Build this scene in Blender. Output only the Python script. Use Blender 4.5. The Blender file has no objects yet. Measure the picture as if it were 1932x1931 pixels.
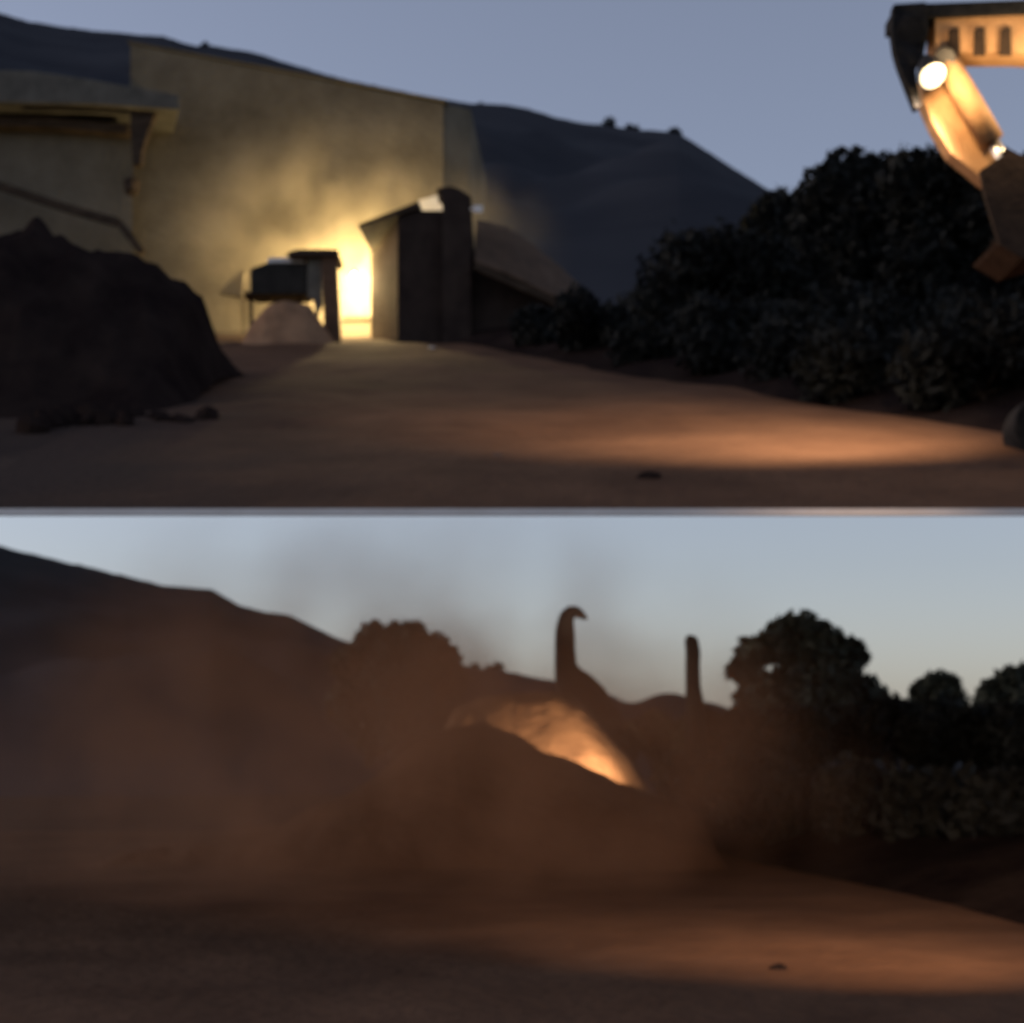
import bpy, math, random
import numpy as np
from mathutils import Vector, Matrix, noise

S = bpy.context.scene
COL = S.collection
rad = math.radians
random.seed(7)
rng = np.random.default_rng(7)

# ------------------------------------------------------------------ camera
F, VH, CH = 1.6, 0.725, 1.6          # focal length in picture widths, eye-level row, eye height
cd = bpy.data.cameras.new('camera')
cam = bpy.data.objects.new('camera', cd)
COL.objects.link(cam)
cam.location = (0, 0, CH)
cam.rotation_euler = (math.pi / 2, 0, 0)
cd.sensor_width = 36
cd.lens = F * 36
cd.shift_y = VH - 0.5
cd.clip_start = 0.1
cd.clip_end = 6000
cd.dof.use_dof = True
cd.dof.focus_distance = 2.5
cd.dof.aperture_fstop = 0.0576 / 0.0112
S.camera = cam

# ------------------------------------------------------------------ dusk sky
w = bpy.data.worlds.new('World')
S.world = w
w.use_nodes = True
nt = w.node_tree
bg = nt.nodes['Background']
sk = nt.nodes.new('ShaderNodeTexSky')
sk.sky_type = 'NISHITA'
sk.sun_disc = False
SUN_EL, SUN_ROT = rad(14), rad(-84)
sk.sun_elevation = SUN_EL
sk.sun_rotation = SUN_ROT
sk.air_density = 1.0
sk.dust_density = 1.0
sk.ozone_density = 1.5
hs = nt.nodes.new('ShaderNodeHueSaturation')
hs.inputs['Saturation'].default_value = 0.62
mx = nt.nodes.new('ShaderNodeMix')
mx.data_type = 'RGBA'
mx.blend_type = 'MULTIPLY'
mx.inputs[0].default_value = 1
mx.inputs[7].default_value = (1.07, 1.035, 1.16, 1)
nt.links.new(sk.outputs[0], hs.inputs['Color'])
nt.links.new(hs.outputs[0], mx.inputs[6])
nt.links.new(mx.outputs[2], bg.inputs[0])
bg.inputs[1].default_value = 0.125
S.view_settings.view_transform = 'Standard'
S.view_settings.look = 'None'
S.view_settings.exposure = 0
S.view_settings.gamma = 1
S.cycles.use_denoising = True
S.cycles.max_bounces = 6
S.cycles.volume_bounces = 1
S.cycles.sample_clamp_indirect = 3

sl = bpy.data.lights.new('sun', 'SUN')
sl.energy = 0.03
sl.angle = rad(10)
sl.color = (1, .82, .68)
so = bpy.data.objects.new('sun', sl)
COL.objects.link(so)
sd = Vector((math.sin(SUN_ROT) * math.cos(SUN_EL), math.cos(SUN_ROT) * math.cos(SUN_EL), math.sin(SUN_EL)))
so.rotation_euler = (-sd).to_track_quat('-Z', 'Y').to_euler()
so.location = (0, 0, 60)


# ------------------------------------------------------------------ helpers
def P(px, py, Y):
    """point at depth Y seen at picture position px, py (1932 px wide picture)"""
    return Vector(((px / 1932 - .5) / F * Y, Y, CH + Y * (VH - py / 1931) / F))


def X(px, Y):
    return (px / 1932 - .5) / F * Y


def Zp(py, Y):
    return CH + Y * (VH - py / 1931) / F


def M(px, Y):
    return px / 1932 / F * Y


US, UO, EDGE = 0.30, -0.31, 12.0       # the hillside shelf: z = UO + US*y from its edge on


def zu(x, y):
    b = UO + US * y
    k = min(1.0, max(0.0, (y - EDGE) / 8.0))
    return b + k * (.08 * noise.noise((x * .35, y * .35, 1.3)) + .04 * noise.noise((x * 1.3, y * 1.3, 4)))


def zl(x, y):
    d = math.hypot(x, y)
    k = min(1.0, d / 8)
    return k * (.08 * noise.noise((x * .3, y * .3, 8.3)) + .03 * noise.noise((x * 1.4, y * 1.4, 2)))


def tag(o, label=None, cat=None, group=None, kind=None):
    if label: o['label'] = label
    if cat: o['category'] = cat
    if group: o['group'] = group
    if kind: o['kind'] = kind
    return o


def empty(name, loc, rz=0):
    o = bpy.data.objects.new(name, None)
    o.empty_display_size = .2
    COL.objects.link(o)
    o.location = loc
    o.rotation_euler = (0, 0, rz)
    return o


class MB:
    def __init__(self):
        self.v, self.f = [], []

    def add(self, vs, fs):
        b = len(self.v)
        self.v += [tuple(p) for p in vs]
        self.f += [tuple(i + b for i in f) for f in fs]
        return self

    def box(self, c, s, rot=None):
        c = Vector(c)
        vs = []
        for k in range(8):
            p = Vector(((k & 1) - .5, ((k >> 1) & 1) - .5, ((k >> 2) & 1) - .5)) * Vector(s) if False else \
                Vector((((k & 1) - .5) * s[0], (((k >> 1) & 1) - .5) * s[1], (((k >> 2) & 1) - .5) * s[2]))
            if rot is not None:
                p = rot @ p
            vs.append(c + p)
        return self.add(vs, [(0, 2, 3, 1), (4, 5, 7, 6), (0, 1, 5, 4), (2, 6, 7, 3), (0, 4, 6, 2), (1, 3, 7, 5)])

    def bar(self, a, b, wy, wz):
        a, b = Vector(a), Vector(b)
        d = b - a
        return self.box((a + b) / 2, (d.length, wy, wz), d.to_track_quat('X', 'Z').to_matrix())

    def prism(self, pts, d):
        """polygon of 3-D points pushed along vector d"""
        n = len(pts)
        d = Vector(d)
        pts = [Vector(p) for p in pts]
        vs = pts + [p + d for p in pts]
        fs = [tuple(range(n)), tuple(range(2 * n - 1, n - 1, -1))]
        for i in range(n):
            j = (i + 1) % n
            fs.append((j, i, i + n, j + n))
        return self.add(vs, fs)

    def tube(self, pts, rs, seg=10, squash=1.0, jit=0.0):
        pts = [Vector(p) for p in pts]
        vs, fs = [], []
        for i, p in enumerate(pts):
            t = (pts[min(i + 1, len(pts) - 1)] - pts[max(i - 1, 0)]).normalized()
            ref = Vector((0, 1, 0)) if abs(t.y) < .9 else Vector((1, 0, 0))
            a = ref.cross(t).normalized()
            b = t.cross(a)
            for k in range(seg):
                th = 2 * math.pi * k / seg
                r = rs[i] * (1 + jit * noise.noise((p.x * 3 + math.cos(th), p.z * 3, math.sin(th) + p.y)))
                vs.append(p + a * (r * math.cos(th)) + b * (r * squash * math.sin(th)))
        for i in range(len(pts) - 1):
            for k in range(seg):
                k2 = (k + 1) % seg
                fs.append((i * seg + k, i * seg + k2, (i + 1) * seg + k2, (i + 1) * seg + k))
        fs.append(tuple(range(seg - 1, -1, -1)))
        e = (len(pts) - 1) * seg
        fs.append(tuple(range(e, e + seg)))
        return self.add(vs, fs)

    def build(self, name, mat, parent=None, bevel=0, smooth=False, origin=None):
        vs = self.v
        if parent is not None:
            inv = Matrix.LocRotScale(parent.location, parent.rotation_euler, None).inverted()
            if parent.parent is not None:
                pp = parent.parent
                inv = (Matrix.LocRotScale(pp.location, pp.rotation_euler, None)
                       @ Matrix.LocRotScale(parent.location, parent.rotation_euler, None)).inverted()
            vs = [tuple(inv @ Vector(p)) for p in vs]
        elif origin is not None:
            o_ = Vector(origin)
            vs = [tuple(Vector(p) - o_) for p in vs]
        me = bpy.data.meshes.new(name)
        me.from_pydata(vs, [], self.f)
        me.validate()
        me.update()
        me.materials.append(mat)
        if smooth:
            me.polygons.foreach_set('use_smooth', [True] * len(me.polygons))
        o = bpy.data.objects.new(name, me)
        COL.objects.link(o)
        if parent is not None:
            o.parent = parent
        elif origin is not None:
            o.location = origin
        if bevel:
            m = o.modifiers.new('bevel', 'BEVEL')
            m.width = bevel
            m.segments = 2
            m.limit_method = 'ANGLE'
        return o


def mat(name, c1, c2=None, scale=3.0, rough=.9, bump=0.0, bscale=None, metal=0.0, detail=6, stretch=None, spec=.06):
    m = bpy.data.materials.new(name)
    m.use_nodes = True
    n = m.node_tree.nodes
    l = m.node_tree.links
    b = n['Principled BSDF']
    b.inputs['Roughness'].default_value = rough
    b.inputs['Metallic'].default_value = metal
    b.inputs['Specular IOR Level'].default_value = spec
    tc = n.new('ShaderNodeTexCoord')
    mp = n.new('ShaderNodeMapping')
    if stretch: mp.inputs['Scale'].default_value = stretch
    l.new(tc.outputs['Object'], mp.inputs[0])
    nz = n.new('ShaderNodeTexNoise')
    nz.inputs['Scale'].default_value = scale
    nz.inputs['Detail'].default_value = detail
    nz.inputs['Roughness'].default_value = .65
    l.new(mp.outputs[0], nz.inputs['Vector'])
    cr = n.new('ShaderNodeValToRGB')
    cr.color_ramp.elements[0].position = .35
    cr.color_ramp.elements[1].position = .68
    cr.color_ramp.elements[0].color = (*c1, 1)
    cr.color_ramp.elements[1].color = (*(c2 or tuple(x * 1.35 for x in c1)), 1)
    l.new(nz.outputs[0], cr.inputs[0])
    l.new(cr.outputs[0], b.inputs['Base Color'])
    if bump:
        nb = n.new('ShaderNodeTexNoise')
        nb.inputs['Scale'].default_value = bscale or scale * 4
        nb.inputs['Detail'].default_value = 8
        l.new(mp.outputs[0], nb.inputs['Vector'])
        bp = n.new('ShaderNodeBump')
        bp.inputs['Strength'].default_value = bump
        bp.inputs['Distance'].default_value = .05
        l.new(nb.outputs[0], bp.inputs['Height'])
        l.new(bp.outputs[0], b.inputs['Normal'])
    return m


def emit(name, c, s):
    m = bpy.data.materials.new(name)
    m.use_nodes = True
    b = m.node_tree.nodes['Principled BSDF']
    b.inputs['Base Color'].default_value = (.8, .75, .6, 1)
    b.inputs['Emission Color'].default_value = (*c, 1)
    b.inputs['Emission Strength'].default_value = s
    return m


MT = dict(
    soil=mat('soil', (.034, .023, .019), (.066, .045, .034), .5, .95, .8, 5),
    road=mat('packed_dirt', (.085, .045, .027), (.14, .076, .045), .7, .95, .7, 7),
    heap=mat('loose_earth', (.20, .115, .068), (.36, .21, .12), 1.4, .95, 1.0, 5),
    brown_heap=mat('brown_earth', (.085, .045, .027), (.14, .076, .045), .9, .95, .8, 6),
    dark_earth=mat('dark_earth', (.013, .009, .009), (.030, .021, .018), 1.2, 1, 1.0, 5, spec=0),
    ridge=mat('ridge_scrub', (.040, .044, .056), (.068, .070, .082), .05, 1, .5, .2, spec=.05),
    bucket=mat('worn_bucket_steel', (.03, .02, .015), (.055, .036, .026), 6, .7, .3, 20),
    hill=mat('scrub_hill', (.020, .022, .029), (.042, .043, .050), .03, 1, .5, .2, spec=.05),
    plaster=mat('old_plaster', (.095, .080, .058), (.185, .160, .120), .55, .9, .5, 9),
    plaster_grey=mat('grey_plaster', (.10, .09, .072), (.15, .135, .11), .9, .9, .4, 8),
    white=mat('whitewash', (.72, .70, .68), (.84, .83, .82), 2, .8, .15, 20),
    concrete=mat('concrete', (.09, .085, .075), (.15, .14, .12), 2, .9, .4, 14),
    dark_wood=mat('weathered_wood', (.035, .026, .02), (.08, .058, .042), 2, .85, .5, 10, stretch=(1, 1, 6)),
    dark_wall=mat('sooty_wall', (.026, .019, .017), (.05, .037, .031), 1.5, .9, .5, 9),
    brick=mat('brick_pier', (.09, .055, .036), (.15, .092, .06), 5, .9, .6, 12),
    sheet=mat('rusty_sheet', (.075, .048, .032), (.125, .08, .052), 2.4, .8, .3, 9),
    tank=mat('dark_tank', (.018, .017, .016), (.035, .033, .03), 3, .55, .1, 9),
    leaf=mat('leaves', (.008, .009, .009), (.018, .019, .017), 1.2, .8, 0, spec=.15),
    leaf_low=mat('hedge_leaves', (.014, .015, .015), (.030, .032, .029), 1.2, .8, 0, spec=.15),
    leaf_tree=mat('tree_leaves', (.055, .065, .06), (.11, .125, .105), 1.2, .8, 0, spec=.1),
    leaf_far=mat('far_leaves', (.022, .026, .032), (.045, .05, .054), .5, .9, 0, spec=.05),
    bark=mat('bark', (.035, .027, .022), (.075, .058, .045), 4, .95, .8, 14),
    char=mat('charred_wood', (.008, .008, .011), (.02, .02, .023), 4, .9, .8, 10, stretch=(1, 1, .35)),
    steel=mat('dark_steel', (.03, .03, .033), (.06, .058, .058), 6, .5, .1, 20, metal=.4),
    orange=mat('excavator_paint', (.36, .20, .10), (.50, .29, .15), 5, .5, .15, 30),
    chrome=mat('cylinder_rod', (.45, .43, .40), (.55, .53, .5), 8, .3, 0, metal=.9),
    rubber=mat('track_rubber', (.014, .014, .015), (.03, .028, .028), 8, .9, .4, 20),
    glass=mat('cab_glass', (.012, .015, .02), (.02, .024, .03), 3, .08, 0, spec=.6),
    rock=mat('stone', (.07, .055, .048), (.15, .12, .10), 4, .95, .9, 12),
    pale_rock=mat('pale_stone', (.35, .32, .29), (.5, .47, .43), 4, .9, .5, 12),
    bulb=emit('glowing_bulb', (1, .82, .45), 30),
    lens=emit('glowing_lens', (1, .80, .46), 2.4),
)


# road dirt blends into dark soil colour on the far side, painting lamplight's falloff
_n, _l = MT['road'].node_tree.nodes, MT['road'].node_tree.links
_b = _n['Principled BSDF']
_src = _b.inputs['Base Color'].links[0].from_socket
_at = _n.new('ShaderNodeAttribute')
_at.attribute_name = 'from_edge'
_tc = _n.new('ShaderNodeTexCoord')
_nz = _n.new('ShaderNodeTexNoise')
_nz.inputs['Scale'].default_value = .6
_nz.inputs['Detail'].default_value = 5
_l.new(_tc.outputs['Object'], _nz.inputs['Vector'])
_ad = _n.new('ShaderNodeMath')
_ad.operation = 'MULTIPLY_ADD'
_ad.inputs[1].default_value = .35
_l.new(_nz.outputs[0], _ad.inputs[0])
_l.new(_at.outputs['Fac'], _ad.inputs[2])
_mr = _n.new('ShaderNodeMapRange')
_mr.interpolation_type = 'SMOOTHSTEP'
_mr.inputs['From Min'].default_value = .20
_mr.inputs['From Max'].default_value = .52
_l.new(_ad.outputs[0], _mr.inputs['Value'])
_mx = _n.new('ShaderNodeMix')
_mx.data_type = 'RGBA'
_mx.inputs[6].default_value = (.048, .032, .025, 1)
_l.new(_mr.outputs[0], _mx.inputs[0])
_l.new(_src, _mx.inputs[7])
_l.new(_mx.outputs[2], _b.inputs['Base Color'])


# ------------------------------------------------------------------ the ground
def grid(name, xs_fn, ys, zf, m, nx, kind='structure', smooth=True):
    mb = MB()
    vs = []
    for y in ys:
        x0, x1 = xs_fn(y)
        for i in range(nx + 1):
            x = x0 + (x1 - x0) * i / nx
            vs.append((x, y, zf(x, y)))
    fs = []
    for j in range(len(ys) - 1):
        for i in range(nx):
            a = j * (nx + 1) + i
            fs.append((a, a + 1, a + nx + 2, a + nx + 1))
    mb.add(vs, fs)
    o = mb.build(name, m, smooth=smooth)
    at = o.data.attributes.new('from_edge', 'FLOAT', 'POINT')
    at.data.foreach_set('value', [i / nx for _ in ys for i in range(nx + 1)])
    return tag(o, kind=kind)


def geo(a, b, n):
    return [a * (b / a) ** (i / n) for i in range(n + 1)]


# lower ground reaches the horizon on every side
gl = [-3000, -800, -200, -60, -20, -6, 0, 3, 6] + [7 + i * .4 for i in range(85)] + geo(42, 4000, 22)
grid('ground', lambda y: (-max(30, abs(y) * 1.2), max(30, abs(y) * 1.2)), gl, zl, MT['soil'], 90)


def road_edge_l(y):      # right edge of the lower dirt road
    return 4.35 + (2.77 - 4.35) * (y - 14) / (23.5 - 14) + .15 * noise.noise((y * .4, 3, 1))


grid('dirt_road', lambda y: (-9.0 - .2 * y, road_edge_l(y)), [6.5 + i * .4 for i in range(56)],
     lambda x, y: zl(x, y) + .05, MT['road'], 60)


def road_edge_u(y):
    return 5.1 + (-1.3 - 5.1) * (y - 16.5) / (33 - 16.5) + .12 * noise.noise((y * .5, 7, 1))


# upper hillside shelf: top surface, wedge-shaped underside, added pale divider strip along its front edge
ys = [EDGE + i * .4 for i in range(80)] + geo(44, 420, 18)


def shelf():
    mb = MB()
    nx = 90
    vs, fs = [], []
    for y in ys:
        h = 9 + .42 * (y - EDGE)
        for i in range(nx + 1):
            x = -h + 2 * h * i / nx
            vs.append((x, y, zu(x, y)))
    n0 = len(vs)
    for y in ys:
        h = 9 + .42 * (y - EDGE)
        vs.append((-h, y, UO + US * EDGE - .030 + .283 * (y - EDGE)))
        vs.append((h, y, UO + US * EDGE - .030 + .283 * (y - EDGE)))
    for j in range(len(ys) - 1):
        for i in range(nx):
            a = j * (nx + 1) + i
            fs.append((a, a + 1, a + nx + 2, a + nx + 1))
        b = n0 + 2 * j
        fs.append((b + 2, b + 3, b + 1, b))
        fs.append((j * (nx + 1), (j + 1) * (nx + 1), b + 2, b))
        fs.append((j * (nx + 1) + nx, b + 1, b + 3, (j + 1) * (nx + 1) + nx))
    fs.append(tuple(range(0, nx + 1)) + (n0 + 1, n0))
    mb.add(vs, fs)
    return tag(mb.build('hillside', MT['soil'], smooth=False), kind='structure')


shelf()
mb = MB()
mb.box((0, EDGE - .03, UO + US * EDGE - .012), (18, .055, .048))
tag(mb.build('divider_strip', MT['white']), kind='structure')  # added strip standing for the white border between upper and lower views

grid('dirt_track', lambda y: (-2.0 - .17 * y + .35 * noise.noise((y * .3, 2, 9)), road_edge_u(y)), [EDGE + .02 + i * .4 for i in range(58)],
     lambda x, y: zu(x, y) + .004 + .05 * min(1, (y - EDGE) / 1.2) - .075 * max(0, min(1, (-1.1 - .17 * y - x) / .9)) * min(1, (y - EDGE) / 5), MT['road'], 60)


# ------------------------------------------------------------------ hills
def interp(pts, x):
    if x <= pts[0][0]: return pts[0][1]
    for (a, b), (c, d) in zip(pts, pts[1:]):
        if x <= c:
            return b + (d - b) * (x - a) / (c - a)
    return pts[-1][1]


def hill(name, prof, Yr, base, px0, px1, front, m, rows=26, rough=1.0):
    """a ridge with its crest at depth Yr, falling to the ground before and behind it"""
    mb = MB()
    n = 260
    vs = []
    for j in range(rows + 7):
        for i in range(n + 1):
            px = px0 + (px1 - px0) * i / n
            wob = 1 + .10 * math.sin(px * .004 + 1) + .03 * math.sin(px * .013)
            Yc = Yr * wob
            py = interp(prof, px) + rough * (1.6 * noise.noise((px * .02, 3, Yr)) + 2.0 * noise.noise((px * .09, 1, Yr)))
            c = P(px, py, Yc)
            if j <= rows:
                t = j / rows
                y = front + (Yc - front) * t
                g = base(c.x, y)
                k = t ** 1.15
                hgt = (c.z - base(c.x, Yc)) * k
                sc = Yr / 300
                bumpy = 0 if t > .97 else (7 * sc * noise.noise((c.x * (y / Yc) * .035 / sc, y * .03 / sc, 5)) +
                                           3 * sc * noise.noise((c.x * (y / Yc) * .12 / sc, y * .1 / sc, 2))) * min(1, t * 4) * (1 - t)
                x = c.x * (y / Yc)
                vs.append((x, y, g + hgt + bumpy - .3 * (1 - min(1, t * 6))))
            else:
                t = (j - rows) / 6
                y = Yc * (1 + .5 * t)
                vs.append((c.x * (1 + .5 * t), y, c.z - (c.z - base(c.x, y) + 3) * t ** .8 if False else
                           c.z + (base(c.x, y) - c.z - 2) * t))
    fs = []
    for j in range(rows + 6):
        for i in range(n):
            a = j * (n + 1) + i
            fs.append((a, a + 1, a + n + 2, a + n + 1))
    mb.add(vs, fs)
    return tag(mb.build(name, m, smooth=True), kind='structure')


UR = [(-700, -120), (-200, -20), (0, 25), (60, 43), (130, 53), (200, 61), (260, 66), (310, 69), (350, 83), (375, 89),
      (395, 86), (430, 93), (470, 98), (500, 106), (540, 119), (590, 134), (640, 148), (700, 161), (760, 173), (830, 187),
      (890, 196), (960, 199), (1000, 207), (1050, 223), (1100, 233), (1140, 237), (1200, 245), (1280, 251), (1300, 264),
      (1350, 296), (1400, 328), (1450, 359), (1500, 372), (1700, 410), (2100, 440), (2700, 455)]
hill('mountain', UR, 300, lambda x, y: UO + US * y, -260, 2200, 48, MT['hill'])
LR = [(-700, 880), (-200, 975), (0, 1030), (60, 1046), (150, 1066), (230, 1086), (310, 1105), (400, 1112), (420, 1124),
      (450, 1142), (500, 1155), (545, 1160), (600, 1187), (640, 1206), (700, 1222), (760, 1238), (850, 1250), (880, 1258),
      (940, 1264), (1000, 1277), (1040, 1284), (1150, 1310), (1200, 1336), (1290, 1346), (1400, 1352), (2100, 1375), (2700, 1385)]
hill('ridge', LR, 220, lambda x, y: 0.0, -700, 2700, 45, MT['ridge'])


# ------------------------------------------------------------------ earth heaps
def heap(name, prof, Y, zb, m, front, back, label, cat='earth heap', ns=70, bump=.12, skew=0.0, crest=None):
    """heap whose crest line follows prof (picture points at depth Y)"""
    mb = MB()
    x0, x1 = prof[0][0], prof[-1][0]
    vs = []
    nr = 30
    org = Vector((X((x0 + x1) / 2, Y), Y, zb(X((x0 + x1) / 2, Y), Y)))
    for j in range(nr + 1):
        t = -1 + 2 * j / nr
        for i in range(ns + 1):
            px = x0 + (x1 - x0) * i / ns
            c = P(px, interp(prof, px), Y)
            y = Y + (t * front if t < 0 else t * back) + skew * (i / ns - .5)
            x = c.x
            g = zb(x, y) - .03
            h = max(0, c.z - zb(x, Y))
            k = .5 + .5 * math.cos(math.pi * t)
            k = k ** .8
            e = min(1, i / 5, (ns - i) / 5)
            nzv = bump * (noise.noise((x * 1.1, y * 1.1, 3)) + .6 * noise.noise((x * 2.7, y * 2.7, 1)) + .35 * noise.noise((x * 6, y * 6, 1)))
            vs.append((x, y, g + h * k + nzv * min(1, 2 * k) * e))
    fs = []
    for j in range(nr):
        for i in range(ns):
            a = j * (ns + 1) + i
            fs.append((a, a + 1, a + ns + 2, a + ns + 1))
    mb.add(vs, fs)
    return tag(mb.build(name, m, smooth=True, origin=org), label, cat)


# upper: dark heap of spoil in front of the house on the left
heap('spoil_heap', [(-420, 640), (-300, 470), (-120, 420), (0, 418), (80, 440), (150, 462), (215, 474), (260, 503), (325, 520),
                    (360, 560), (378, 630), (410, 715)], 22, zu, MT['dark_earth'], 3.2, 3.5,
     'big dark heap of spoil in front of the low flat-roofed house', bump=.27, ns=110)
heap('sand_heap', [(455, 655), (475, 610), (505, 575), (540, 566), (585, 572), (610, 612), (640, 655)], 33.0, zu, MT['heap'], 1.0, 1.1,
     'small reddish heap of sand under the raised dark tank', bump=.05, ns=40)
# lower: two heaps, the rear one lit
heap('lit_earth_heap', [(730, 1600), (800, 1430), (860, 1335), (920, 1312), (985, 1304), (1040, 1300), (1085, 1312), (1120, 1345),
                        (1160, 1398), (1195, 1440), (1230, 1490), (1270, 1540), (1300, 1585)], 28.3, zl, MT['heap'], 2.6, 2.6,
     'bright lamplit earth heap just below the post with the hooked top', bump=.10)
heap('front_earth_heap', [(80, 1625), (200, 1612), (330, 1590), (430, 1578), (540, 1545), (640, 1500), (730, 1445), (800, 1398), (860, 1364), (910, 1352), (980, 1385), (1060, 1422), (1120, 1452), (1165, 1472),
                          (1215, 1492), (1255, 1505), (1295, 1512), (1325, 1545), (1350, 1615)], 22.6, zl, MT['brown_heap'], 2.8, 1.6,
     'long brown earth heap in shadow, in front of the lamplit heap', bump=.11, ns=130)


# ------------------------------------------------------------------ plants
def leaves(mb_center, lobes, n, size):
    """many small leaf faces inside a set of ellipsoids (x,y,z,r)"""
    vols = np.array([l[3] ** 2 for l in lobes])
    pick = rng.choice(len(lobes), n, p=vols / vols.sum())
    L = np.array(lobes)[pick]
    d = rng.normal(size=(n, 3))
    d /= np.linalg.norm(d, axis=1)[:, None]
    r = rng.random(n) ** .45
    # clumpy surface
    ang = np.array([noise.noise((float(a * 3), float(b * 3), float(c * 3 + k))) for (a, b, c), k in zip(d, pick * 7.3)])
    rr = L[:, 3] * r * (1 + .35 * ang)
    c = L[:, :3] + d * rr[:, None] * np.array([1, 1, .92])
    a = rng.normal(size=(n, 3))
    a /= np.linalg.norm(a, axis=1)[:, None]
    b = np.cross(a, rng.normal(size=(n, 3)))
    b /= np.linalg.norm(b, axis=1)[:, None]
    s = size * (.6 + .8 * rng.random(n))[:, None]
    v = np.stack([c - a * s, c + b * s * .45, c + a * s, c - b * s * .45], 1).reshape(-1, 3)
    f = np.arange(n * 4).reshape(-1, 4)
    return v, f


def npmesh(name, v, f, m, parent):
    v = v - np.array(parent.location)
    me = bpy.data.meshes.new(name)
    me.vertices.add(len(v))
    me.vertices.foreach_set('co', v.ravel())
    k = f.shape[1]
    me.loops.add(f.size)
    me.loops.foreach_set('vertex_index', f.ravel())
    me.polygons.add(len(f))
    me.polygons.foreach_set('loop_start', np.arange(0, f.size, k))
    me.polygons.foreach_set('loop_total', np.full(len(f), k))
    me.update()
    me.validate()
    me.materials.append(m)
    o = bpy.data.objects.new(name, me)
    COL.objects.link(o)
    o.parent = parent
    return o


def plant(name, label, cat, base, lobes, n, size, group=None, trunk=.12, leafm='leaf'):
    t = empty(name, base)
    v, f = leaves(base, lobes, n, size)
    npmesh('crown', v, f, MT[leafm], t)
    mb = MB()
    base = Vector(base)
    cen = Vector((sum(l[0] for l in lobes), sum(l[1] for l in lobes), sum(l[2] for l in lobes))) / len(lobes)
    fork = base.lerp(cen, .45)
    fork.x = base.x + (cen.x - base.x) * .25
    mid = base.lerp(fork, .5) + Vector((trunk * .5, 0, 0))
    mb.tube([base - Vector((0, 0, .1)), mid, fork], [trunk, trunk * .75, trunk * .6], 8, jit=.3)
    for l in lobes:
        e = Vector(l[:3])
        m2 = fork.lerp(e, .5) + Vector((0, 0, -.1 * (e - fork).length))
        mb.tube([fork, m2, e], [trunk * .5, trunk * .33, trunk * .1], 6)
    mb.build('trunk', MT['bark'], t, smooth=True)
    return tag(t, label, cat, group)


def pxlobes(Y, items, dy=0.0):
    out = []
    for (px, py, r) in items:
        p = P(px, py, Y)
        out.append((p.x, p.y + random.uniform(-.5, .5) * M(r, Y) + dy, p.z, M(r, Y)))
    return out


# upper right: trees above the bank
def up(px, Y):
    x = X(px, Y)
    return (x, Y, zu(x, Y))


plant('tree', 'broad dark tree with bushy crown, its edge facing the gap to the mountain', 'tree', up(1610, 31),
      pxlobes(31, [(1600, 345, 55), (1560, 375, 60), (1655, 340, 52), (1620, 420, 75), (1540, 440, 60), (1660, 450, 70), (1600, 510, 85), (1690, 530, 80), (1540, 520, 70)]), 16000, .11)
plant('tree', 'dark flat-topped tree behind the hanging bucket of the excavator', 'tree', up(1800, 29),
      pxlobes(29, [(1720, 345, 58), (1785, 333, 56), (1850, 345, 55), (1920, 350, 55), (1760, 420, 75), (1860, 430, 75), (1950, 430, 75), (1740, 510, 85), (1840, 520, 85), (1930, 520, 85)]), 18000, .11)
plant('shrub', 'low dark shrub in the notch where the mountain slope meets the trees', 'shrub', up(1480, 36),
      pxlobes(36, [(1465, 400, 42), (1505, 405, 45), (1440, 440, 45), (1490, 450, 50)]), 4000, .11)
plant('shrub', 'rounded dark bush on the bank between the shed and the trees', 'shrub', up(1360, 27),
      pxlobes(27, [(1290, 515, 78), (1360, 500, 72), (1430, 520, 75), (1250, 580, 70), (1330, 600, 80), (1430, 600, 80), (1490, 560, 70)]), 9000, .09)
for (px, Y, r, lab) in [(1560, 25.5, 110, 'dense dark bush below the broad tree on the bank'),
                        (1720, 23.5, 120, 'dense dark bush on the bank below the flat-topped tree'),
                        (1880, 21.5, 125, 'dense dark bush on the bank beside the excavator'),
                        (1150, 32.5, 55, 'low dark bush beside the end of the lean-to roof')]:
    x, y, z = up(px, Y)
    rr = M(r, Y)
    lob = [(x + random.uniform(-.7, .7) * rr, y + random.uniform(-.4, .4) * rr, z + rr * k, rr * random.uniform(.6, .8)) for k in (.35, .6, .9, .5, .8, .4)]
    plant('shrub', lab, 'shrub', (x, y, z), lob, 6000, .09)


for k, (Y, off, r_) in enumerate([(18.5, 1.0, .75), (20.3, .95, .8), (22.2, .9, .7), (24.0, .9, .75), (26.0, .9, .65), (28.2, .9, .6), (30.3, .8, .5)]):
    x = road_edge_u(Y) + off
    z = zu(x, Y) + .35
    lob = [(x + random.uniform(-.8, .8) * r_, Y + random.uniform(-.5, .5) * r_, z + random.uniform(.0, .8) * r_, r_ * random.uniform(.5, .75)) for _ in range(6)]
    plant('bank_shrub', 'low dark shrub growing along the foot of the bank beside the upper dirt track', 'shrub', (x, Y, z - .3), lob, 3500, .08,
          'low shrubs along the upper track', trunk=.05)


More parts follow.
